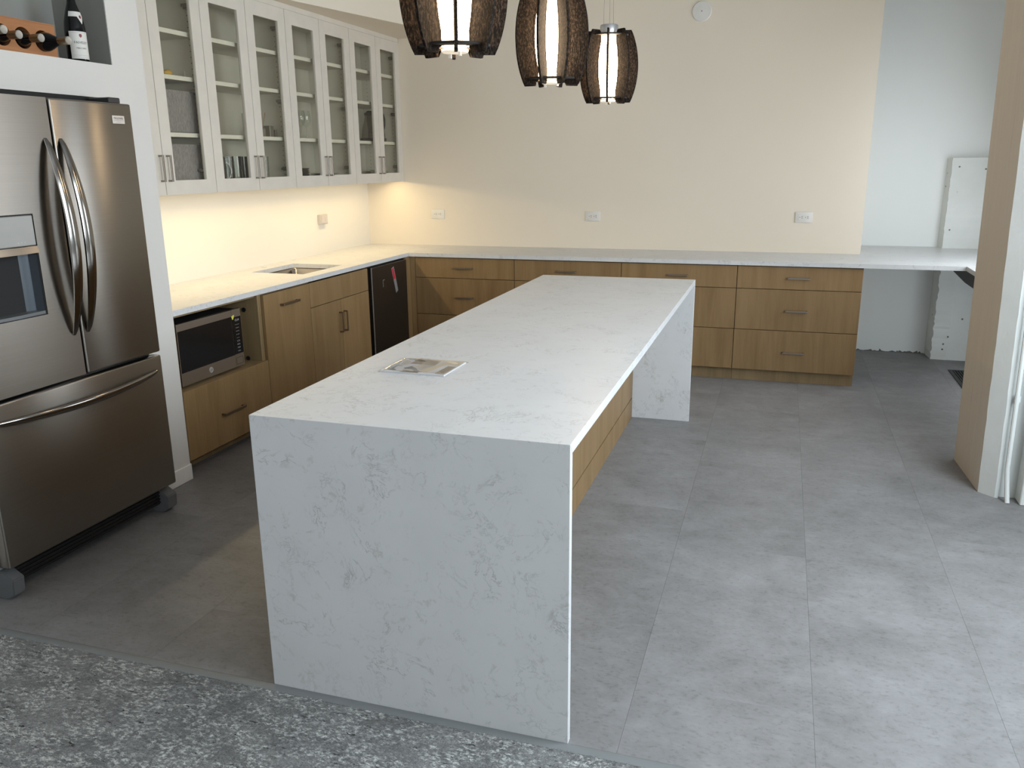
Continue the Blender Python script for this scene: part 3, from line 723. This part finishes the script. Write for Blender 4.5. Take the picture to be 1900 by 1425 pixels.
# left door has the dispenser opening
DY0, DY1, DZ0, DZ1 = .262, .519, 1.068, 1.457
dl = obj('door', G().slab('x', [.163, DY0, DY1, .6605], [.790, DZ0, DZ1, 1.887], lambda i, j: not (i == 1 and j == 1), FX-.055, FX), 'brushed_steel', t, smooth=False)
dr = steel_front('door', .6725, 1.108, .790, 1.887, t)
fz = steel_front('freezer_drawer', .163, 1.108, .135, .775, t)
# dispenser
obj('dispenser_seam', G().slab('x', [DY0, DY0+.004, DY1-.004, DY1], [DZ0, DZ0+.004, DZ1-.004, DZ1], lambda i, j: not (i == 1 and j == 1), FX-.05, FX-.004), 'dark_gap', dl, smooth=False)
obj('control_panel', G().box(FX-.05, FX+.001, DY0+.005, DY1-.004, 1.338, DZ1-.005, .003), 'panel_grey', dl)
lip = []
for k in range(13):
    u = k/12; y = DY0+.005+(DY1-.009-DY0)*u; bulge = .010+.010*math.sin(math.pi*min(1, u*1.0))
    lip.append([(FX-.05, y, 1.336), (FX+bulge*.4, y, 1.336), (FX+bulge, y, 1.310), (FX-.05, y, 1.304)])
obj('dispenser_lip', G().loft(lip), 'micro_steel', dl)
cav = []
pr = [(FX-.004, DY1-.006), (FX-.045, DY1-.010), (FX-.052, DY1-.05), (FX-.053, DY0+.05), (FX-.045, DY0+.01), (FX-.004, DY0+.006)]
rings = [[(x, y, z) for x, y in pr] for z in (DZ0+.006, 1.15, 1.25, 1.304)]
obj('dispenser_cavity', G().loft(rings, cap=False, closed=False), 'dispenser_grey', dl, ang=60)
obj('drip_tray', G().prism([(FX-.052, DY0+.006), (FX-.004, DY0+.006), (FX+.003, (DY0+DY1)/2), (FX-.004, DY1-.006), (FX-.052, DY1-.006)], DZ0+.004, DZ0+.016, 'z'), 'grey_plastic', dl, smooth=False)
obj('paddle', G().tube([(FX-.02, .305, 1.30), (FX-.018, .305, 1.27), (FX-.028, .304, 1.22)], [.010, .012, .008], 10), 'polished_steel', dl)
obj('panel_marks', text_geo('\u2022  \u2022  \u2022', .016, lambda x, y, z: (FX+.0012+z, .45+x, 1.352+y), .0001), 'ink_pale', dl, smooth=False)
def bow_handle(yc, z0, z1, lean, par):
    rings = []
    for k in range(41):
        u = k/40; z = z0+(z1-z0)*u; s = math.sin(math.pi*u)
        out = .004+.070*s**.75; wd = .007+.0165*s**.45; th = .007+.006*s
        y = yc + lean*s
        rings.append([(FX+out-th + 0*s, y-wd*.9, z), (FX+out-.003, y-wd, z), (FX+out, y-wd*.6, z), (FX+out+.003, y, z), (FX+out, y+wd*.6, z), (FX+out-.003, y+wd, z), (FX+out-th, y+wd*.9, z)])
    return obj('handle', G().loft(rings), 'handle_steel', par, ang=50)
bow_handle(.630, .962, 1.736, 0.004, dl); bow_handle(.703, .962, 1.736, .004, dr)
rings = []
for k in range(49):
    u = k/48; y = .195+(1.068-.195)*u; s = math.sin(math.pi*u); out = .004+.062*s**.7; hd = .007+.011*s**.5; z = .706-.012*s
    rings.append([(FX+out+.010*math.cos(a)-.006, y, z+hd*math.sin(a)) for a in [R(q) for q in range(0, 360, 30)]])
obj('handle', G().loft(rings), 'handle_steel', fz, ang=60)
bd = obj('badge', G().box(FX+.0003, FX+.0030, .990, 1.059, 1.803, 1.836, .0006), 'badge', dr, smooth=False)
obj('badge_lettering', text_geo('FRIGIDAIRE', .0125, lambda x, y, z: (FX+.0032+z, 1.0245+x*.86, 1.8245+y), .0001), 'ink', dr, smooth=False)
obj('badge_lettering', text_geo('GALLERY', .0070, lambda x, y, z: (FX+.0032+z, 1.0245+x, 1.8100+y), .0001), 'print_grey', dr, smooth=False)
obj('badge_rule', G().box(FX+.0030, FX+.0033, .994, 1.055, 1.8160, 1.8166), 'ink', dr, smooth=False)
for y0, y1 in ((.185, .25), (1.02, 1.085)): obj('hinge_cover', G().box(FX-.14, FX-.03, y0, y1, 1.8875, 1.912, .004), 'black_plastic', t, smooth=False)
obj('top_gap_shade', G().box(FX-.30, FX-.16, .19, 1.08, 1.8755, 1.918, .003), 'dark_gap', t, smooth=False)  # added black box standing in for the shade in the gap above the doors
g = G().box(FX-.085, FX-.05, .20, 1.07, .045, .125)
for z in (.052, .068, .084, .10): g.box(FX-.05, FX-.044, .215, 1.055, z, z+.007)
obj('grille', g, 'black_plastic', t, smooth=False)
for y0, y1 in ((.168, .222), (1.035, 1.103)):
    obj('foot', G().prism([(FX-.10, 0), (FX-.04, 0), (FX-.006, .022), (FX-.002, .085), (FX-.05, .115), (FX-.10, .115)], y0, y1, 'y', .004), 'grey_plastic', t, ang=30)

# ------------------------------------------------------------------ microwave
MX = -1.502; my0, my1, mz0, mz1 = 1.508, 2.057, .492, .826
t = thing('microwave_oven', 'stainless and black microwave oven in the open oak niche', 'microwave', (-1.7, 1.78, mz0-.0155))
obj('body', G().box(MX-.40, MX-.022, my0+.004, my1-.004, mz0+.004, mz1-.002, .004), 'black_plastic', t)
for x in (-1.56, -1.86):
    for y in (1.55, 2.0): obj('foot', G().lathe((x, y, mz0-.0155), [(.012, 0), (.014, .02)], 12), 'black_plastic', t)
dm = obj('door', G().slab('x', [my0, my0+.006, 1.9735, 1.974], [mz0, .563, .788, mz1], lambda i, j: not (i == 1 and j == 1), MX-.022, MX), 'micro_steel', t, smooth=False)
obj('window', G().box(MX-.018, MX-.0006, my0+.006, 1.9735, .563, .788), 'black_gloss', dm, smooth=False)
obj('emblem', G().lathe((MX, 1.752, .529), [(.0165, 0), (.0165, .002), (.0145, .0022), (.0140, .0015), (.001, .0015)], 28, axis='x'), 'badge', dm)
obj('emblem_lettering', text_geo('GE', .017, lambda x, y, z: (MX+.0018+z, 1.752+x*.9, .529+y), .0002), 'micro_steel', dm, smooth=False)
cpn = obj('control_panel', G().box(MX-.022, MX, 1.976, my1, .563, mz1-.0).box(MX-.022, MX, 1.976, my1, mz0, .5625), 'micro_steel', t, smooth=False)
obj('panel_glass', G().box(MX+.0001, MX+.0022, 1.977, my1-.003, .566, .782, .001), 'black_gloss', cpn, smooth=False)
obj('panel_trim', G().box(MX-.002, MX+.0024, my1-.003, my1+.0005, .566, .782), 'polished_steel', cpn, smooth=False)
obj('door_button', G().slab('x', [1.984, 1.986, 2.044, 2.046], [.505, .507, .543, .545], lambda i, j: not (i == 1 and j == 1), MX, MX+.0006), 'ink', cpn, smooth=False)
def kp(s, y, z, sz): return text_geo(s, sz, lambda a, b_, c: (MX+.0024+c, y+a, z+b_), .0001)
g = kp('12:14', 2.016, .763, .018)
obj('display_digits', g, 'ink_pale', cpn, smooth=False)
rows = ['\u2014\u2014\u2014', '\u25aa \u25aa \u25aa', '\u25aa \u25aa \u25aa', '\u25aa \u25aa \u25aa', '\u2014\u2014', '1 2 3', '4 5 6', '7 8 9', '\u25aa 0 \u25aa']
for k, r_ in enumerate(rows): obj('keypad_row', kp(r_, 2.015, .738-.0195*k, .013), 'ink_pale', cpn, smooth=False)
obj('sticker', G().prism([(1.968, .790), (1.995, .797), (1.985, .772), (1.975, .770)], MX+.0024, MX+.0034, 'x'), 'yellow', dm, smooth=False)

# ------------------------------------------------------------------ outlets and wall plate
def outlet(loc, label):
    x, y, z = loc
    t = thing('wall_outlet', label, 'outlet', loc, 'white duplex outlets set sideways in the back wall')
    obj('cover_plate', G().box(x-.0635, x+.0635, y-.007, y, z-.0405, z+.0405, .0025, 2), 'white_plastic', t)
    for s in (-.028, .014):
        r_ = obj('receptacle', G().prism(rrect2(x+s+.007, z, .019, .017, .007), y-.0085, y-.0068, 'y'), 'white_plastic', t)
        g = G().box(x+s+.007+.003, x+s+.007+.012, y-.0089, y-.0084, z+.0045, z+.0075).box(x+s+.007+.003, x+s+.007+.012, y-.0089, y-.0084, z-.0075, z-.0045)
        g.lathe((x+s+.007-.009, y-.0084, z), [(.0028, 0), (.0028, -.0005)], 12, axis='y')
        obj('slots', g, 'dark_gap', r_, smooth=False)
    return t
def rrect2(cx, cz, a, b_, r): return [(p[0], p[1]) for p in rrect(cx-a, cx+a, cz-b_, cz+b_, r, 0)]
o1 = outlet((-.0585, YB-.0003, 1.180), 'white sideways outlet in the middle of the back wall above the worktop')
dup(o1, (-1.411, 0, .006), 'white sideways outlet on the back wall nearest the wall cabinets')
dup(o1, (1.682, 0, .008), 'white sideways outlet at the right of the back wall near the alcove')
t = thing('outlet_box', 'small raised outlet box on the left backsplash over the sink', 'outlet', (XL, 4.135, 1.19))
obj('box', G().box(XL+.0003, XL+.030, 4.078, 4.190, 1.150, 1.228, .002), 'outlet_box_white', t, smooth=False)
obj('cover', G().box(XL+.030, XL+.034, 4.086, 4.182, 1.156, 1.222, .001), 'outlet_box_white', t, smooth=False)
for y in (4.11, 4.152):
    obj('receptacle', G().box(XL+.034, XL+.0355, y-.014, y+.014, 1.172, 1.206, .0006).box(XL+.0355, XL+.0358, y-.004, y-.002, 1.182, 1.196).box(XL+.0355, XL+.0358, y+.003, y+.005, 1.182, 1.196), 'outlet_box_white', t, smooth=False)
t = thing('round_wall_plate', 'round blank cover plate high on the back wall by the pendants', 'cover plate', (.768, YB, 2.7275))
obj('plate', G().lathe((.768, YB-.0003, 2.7275), [(.074, 0), (.074, -.006), (.070, -.010), (.001, -.012)], 40, axis='y'), 'white_plastic', t)
obj('screw', G().lathe((.768, YB-.012, 2.7275), [(.005, 0), (.005, -.002), (.001, -.0025)], 12, axis='y'), 'nickel', t)

# ------------------------------------------------------------------ wine niche
xr, zr = -1.53, 2.0705
t = thing('wine_rack', 'wooden bottle rack with round holes in the niche above the refrigerator', 'wine rack', (xr-.09, .80, zr))
hy = [.455, .554, .653, .752, .851, .950]; hr = .0415; hz = zr+.066; ht = .133
g = G()
ring_n = 32
for y in hy:
    yl = y-.0495 if y != hy[0] else y-.065; yr = y+.0495 if y != hy[-1] else y+.068
    P4 = [(yr, zr+ht), (yl, zr+ht), (yl, zr), (yr, zr)]
    sq = []
    for k in range(4):
        a, b_ = P4[k], P4[(k+1) % 4]
        for q in range(8): sq.append((a[0]+(b_[0]-a[0])*q/8, a[1]+(b_[1]-a[1])*q/8))
    ci = [(y+hr*math.cos(R(45+360*k/32)), hz+hr*math.sin(R(45+360*k/32))) for k in range(32)]
    for x0 in (xr, xr-.17):
        vo = [g.bm.verts.new((x0, *p)) for p in sq]; vi = [g.bm.verts.new((x0, *p)) for p in ci]
        for k in range(32): g.bm.faces.new([vo[k], vo[(k+1) % 32], vi[(k+1) % 32], vi[k]])
        if x0 == xr: F = (vo, vi)
        else:
            for k in range(32):
                g.bm.faces.new([F[1][k], F[1][(k+1) % 32], vi[(k+1) % 32], vi[k]])
                on_side = abs(sq[k][1]-sq[(k+1) % 32][1]) < 1e-6 or (y == hy[0] and sq[k][0] == sq[(k+1) % 32][0] == yl) or (y == hy[-1] and sq[k][0] == sq[(k+1) % 32][0] == yr)
                if on_side: g.bm.faces.new([F[0][k], F[0][(k+1) % 32], vo[(k+1) % 32], vo[k]])
obj('block', g, 'rack_wood', t, ang=40)
obj('top_strip', G().box(xr-.17, xr+.002, hy[0]-.065, hy[-1]+.068, zr+ht, zr+ht+.004), 'rack_wood', t, smooth=False)
BP = [(.001, 0), (.034, .002), (.0375, .008), (.0375, .19), (.034, .205), (.020, .235), (.0150, .255), (.0140, .30)]
def laid(y, z, xt, label):
    t = thing('wine_bottle', label, 'bottle', (xt-.30, y, z), 'bottles lying in the wooden rack')
    obj('glass_body', G().lathe((xt-.30, y, z), BP, 28, axis='x'), 'bottle_glass', t)
    obj('foil_sleeve', G().lathe((xt-.30, y, z), [(.0152, .236+.019), (.0158, .262), (.0162, .30-.0), (.0150, .3005)], 24, axis='x'), 'foil_gold', t)
    obj('cap', G().lathe((xt, y, z), [(.0162, .0006), (.0164, .004), (.0150, .0055), (.0120, .0045), (.001, .0045)], 24, axis='x'), 'cap_white', t)
    return t
lz = zr+.0615
laid(.950, lz, -1.400, 'dark bottle with gold foil in the rack hole nearest the standing bottle')
laid(.851, lz, -1.440, 'dark bottle with gold foil in the second rack hole from the right')
laid(.752, lz, -1.446, 'dark bottle with gold foil in the third rack hole from the right')
laid(.653, lz+.004, -1.412, 'dark bottle with gold foil at the left edge of the picture')
bx, by = -1.535, 1.135
t = thing('wine_bottle', 'upright dark bottle with a cream label beside the wooden rack', 'bottle', (bx, by, zr))
obj('glass_body', G().lathe((bx, by, zr), [(.001, 0), (.040, .001), (.043, .006), (.043, .135), (.040, .165), (.030, .205), (.019, .240), (.0150, .262), (.0145, .296), (.0155, .297), (.0155, .303)], 36), 'bottle_glass', t)
obj('foil', G().lathe((bx, by, zr), [(.0158, .262), (.0156, .298), (.0162, .303), (.001, .304)], 28), 'foil_red', t)
la = -20
lb_ = obj('label', G().lathe((bx, by, zr+.012), [(.0434, 0), (.0434, .112)], 24, cap=False, a0=la-62, a1=la+62), 'label_paper', t)
def on_bottle(z0, rad=.0436):
    return lambda x, y, z: (bx+(rad+z)*math.cos(R(la)+x/rad), by+(rad+z)*math.sin(R(la)+x/rad), z0+y)
obj('label_text', text_geo('FAIVELEY', .0145, on_bottle(zr+.078), .0001), 'ink', lb_, smooth=False)
obj('label_text', text_geo('MERCUREY', .0088, on_bottle(zr+.055), .0001), 'ink', lb_, smooth=False)
obj('crest', G().prism([(0, .008), (.006, .006), (.006, -.002), (0, -.008), (-.006, -.002), (-.006, .006)], 0, .0002), 'crest', lb_)
cr = bpy.data.objects['crest']
for v in cr.data.vertices:
    x, y = v.co.x, v.co.y
    w_ = Vector(cr.parent.location) + t.location if False else world_loc(lb_)
    x, y, z = x+w_.x, y+w_.y, v.co.z+w_.z
    p = Vector(on_bottle(zr+.106)(x, y, z)) - w_; v.co = p
for (a, b_) in ((.018, .0005), (.026, .0005), (.118, .0005)):
    obj('label_rule', G().lathe((bx, by, zr+a), [(.0436, 0), (.0436, b_)], 24, cap=False, a0=la-50, a1=la+50), 'ink', lb_)
def neck_r(z): return float(np.interp(z, [.135, .165, .205, .240], [.043, .040, .030, .019]))+.0007
g = G(); A, B = [], []
for i in range(29):
    ang = la-58+i*4; dz = .030*max(0, 1-abs(ang-(la+22))/24)
    row = []
    for zz in (.205, .196, .187-.0*dz, .184-dz*.5, .184-dz):
        r_ = neck_r(zz); row.append(g.bm.verts.new((bx+r_*math.cos(R(ang)), by+r_*math.sin(R(ang)), zr+zz)))
    if A:
        for k in range(4): g.bm.faces.new([A[k], A[k+1], row[k+1], row[k]])
    A = row
obj('shoulder_label', g, 'label_paper', t)
g = G(); ring_ = []
for k in range(10):
    u, v_ = .0055*math.cos(R(36*k)), .007*math.sin(R(36*k)); z_ = .184+v_; r_ = neck_r(z_)+.0006; ang = R(la+22)+u/r_
    ring_.append(g.bm.verts.new((bx+r_*math.cos(ang), by+r_*math.sin(ang), zr+z_)))
g.bm.faces.new(ring_); obj('shoulder_crest', g, 'crest', t)

# ------------------------------------------------------------------ brochure in a sleeve
t = thing('brochure', 'glossy printed brochure in a clear sleeve lying on the island', 'brochure', (.265, .68, H))
o = t; zb = H
obj('cover', G().prism([(.142, .579), (.386, .577), (.391, .781), (.148, .795)], zb+.0003, zb+.0045), 'paper', t, smooth=False)
def patch(poly, mat, k=0): obj('print', G().prism(poly, zb+.0045+k*.0002, zb+.0047+k*.0002), mat, t, smooth=False)
patch([(.165, .60), (.30, .598), (.30, .765), (.168, .772)], 'print_grey')
patch([(.200, .705), (.300, .700), (.296, .776), (.205, .782)], 'print_brown', 1)
patch([(.215, .582), (.285, .581), (.283, .605), (.22, .607)], 'print_brown', 1)
patch([(.275, .600), (.315, .598), (.345, .770), (.325, .772)], 'print_beige', 2)
patch([(.345, .592), (.380, .590), (.384, .700), (.352, .703)], 'print_brown', 2)
patch([(.335, .725), (.385, .720), (.388, .775), (.338, .778)], 'print_beige', 1)
q = random.Random(2); rings = []
nx_, ny_ = 26, 22
g = G(); vv = []
for j in range(ny_+1):
    row = []
    for i in range(nx_+1):
        u, v_ = i/nx_, j/ny_
        x = (.134+(.397-.134)*u); y = (.571+(.803-.571)*v_) - .008*u
        ed = min(u, 1-u, v_, 1-v_)
        z = zb+.0060+.0016*math.sin(9*u+5*v_+1.5*math.sin(7*v_))*min(1, ed*8)+q.uniform(-.0002, .0002)
        if ed == 0: z = zb+.0008
        row.append(g.bm.verts.new((x, y, z)))
    vv.append(row)
for j in range(ny_):
    for i in range(nx_): g.bm.faces.new([vv[j][i], vv[j][i+1], vv[j+1][i+1], vv[j+1][i]])
obj('sleeve', g, 'sleeve_plastic', t)

# ------------------------------------------------------------------ pendants
PX = .489; PZ = 1.942
def pendant(y, rot, label):
    t = thing('pendant_lamp', label, 'lamp', (PX, y, PZ), 'barrel pendant lamps hanging over the island')
    hgt = .376; rm, re = .162, .121
    def ro(u): return re+(rm-re)*(1-(2*u-1)**2)**.9
    def ri(u): return .056+.033*(1-(2*u-1)**2)
    for k in range(8):
        a = R(rot+45*k); ca, sa = math.cos(a), math.sin(a); th = .0048
        n = 20; out = [(ro(i/n), .0+hgt*i/n) for i in range(n+1)]
        inn = [(ri(u_), hgt*u_) for u_ in [.955-.91*i/n for i in range(n+1)]]
        poly = out+[(.072, hgt), (.072, hgt*.955)]+inn[0:]+[(.072, hgt*.045), (.072, 0)]
        g = G(); A, B = [], []
        for r_, z in poly:
            A.append(g.bm.verts.new((PX+r_*ca-th*sa, y+r_*sa+th*ca, PZ+z))); B.append(g.bm.verts.new((PX+r_*ca+th*sa, y+r_*sa-th*ca, PZ+z)))
        m_ = len(poly); g.bm.faces.new(A); g.bm.faces.new(B[::-1])
        for i in range(m_): g.bm.faces.new([A[i], A[(i+1) % m_], B[(i+1) % m_], B[i]])
        bmesh.ops.triangulate(g.bm, faces=[f for f in g.bm.faces if len(f.verts) > 4])
        obj('fin', g, 'felt', t, smooth=False)
    for z in (hgt*.055, hgt*.925):
        obj('ring', G().lathe((PX, y, PZ+z), [(.058, 0), (.106, 0), (.106, .007), (.058, .007), (.058, 0)], 40, cap=False), 'felt_edge', t)
    n = 14; obj('glass_diffuser', G().lathe((PX, y, PZ), [(.052+.026*(1-(2*i/n-1)**2), hgt*(.07+.855*i/n)) for i in range(n+1)], 32), 'lit_glass', t)
    obj('bottom_socket', G().lathe((PX, y, PZ+.006), [(.001, 0), (.038, 0), (.041, .003), (.041, .010)], 28), 'lit_glass_dim', t)
    for s in (-1, 1):
        aa = R(rot+22.5)
        obj('clip', G().box(PX+s*.036*math.cos(aa)-.004, PX+s*.036*math.cos(aa)+.004, y+s*.036*math.sin(aa)-.004, y+s*.036*math.sin(aa)+.004, PZ-.006, PZ+.006), 'white_plastic', t, smooth=False)
    obj('metal_cap', G().lathe((PX, y, PZ+hgt*.945), [(.049, 0), (.050, .003), (.050, .045), (.047, .050), (.001, .051)], 32), 'aluminium', t)
    for dx, dy in ((-.032, .0), (.0, .006), (.024, -.008)):
        obj('cable', G().tube([(PX+dx, y+dy, PZ+hgt+.02), (PX+dx*.6, y+dy*.6, CEIL-.03)], .0011, 6), 'clear_wire', t)
    obj('canopy', G().lathe((PX, y, CEIL-.032), [(.001, 0), (.055, .001), (.062, .008), (.062, .0315)], 32), 'aluminium', t)
    return t
va = lambda y: math.degrees(math.atan2(-1.9905-y, 1.4629-PX))
p1 = pendant(.500, va(.500)+2, 'black felt-finned barrel pendant nearest the camera, cut by the top edge')
p2 = pendant(1.612, va(1.612)+22.5+2, 'black felt-finned barrel pendant in the middle of the three')
p3 = pendant(2.825, va(2.825)-3, 'black felt-finned barrel pendant farthest away, whole in view')
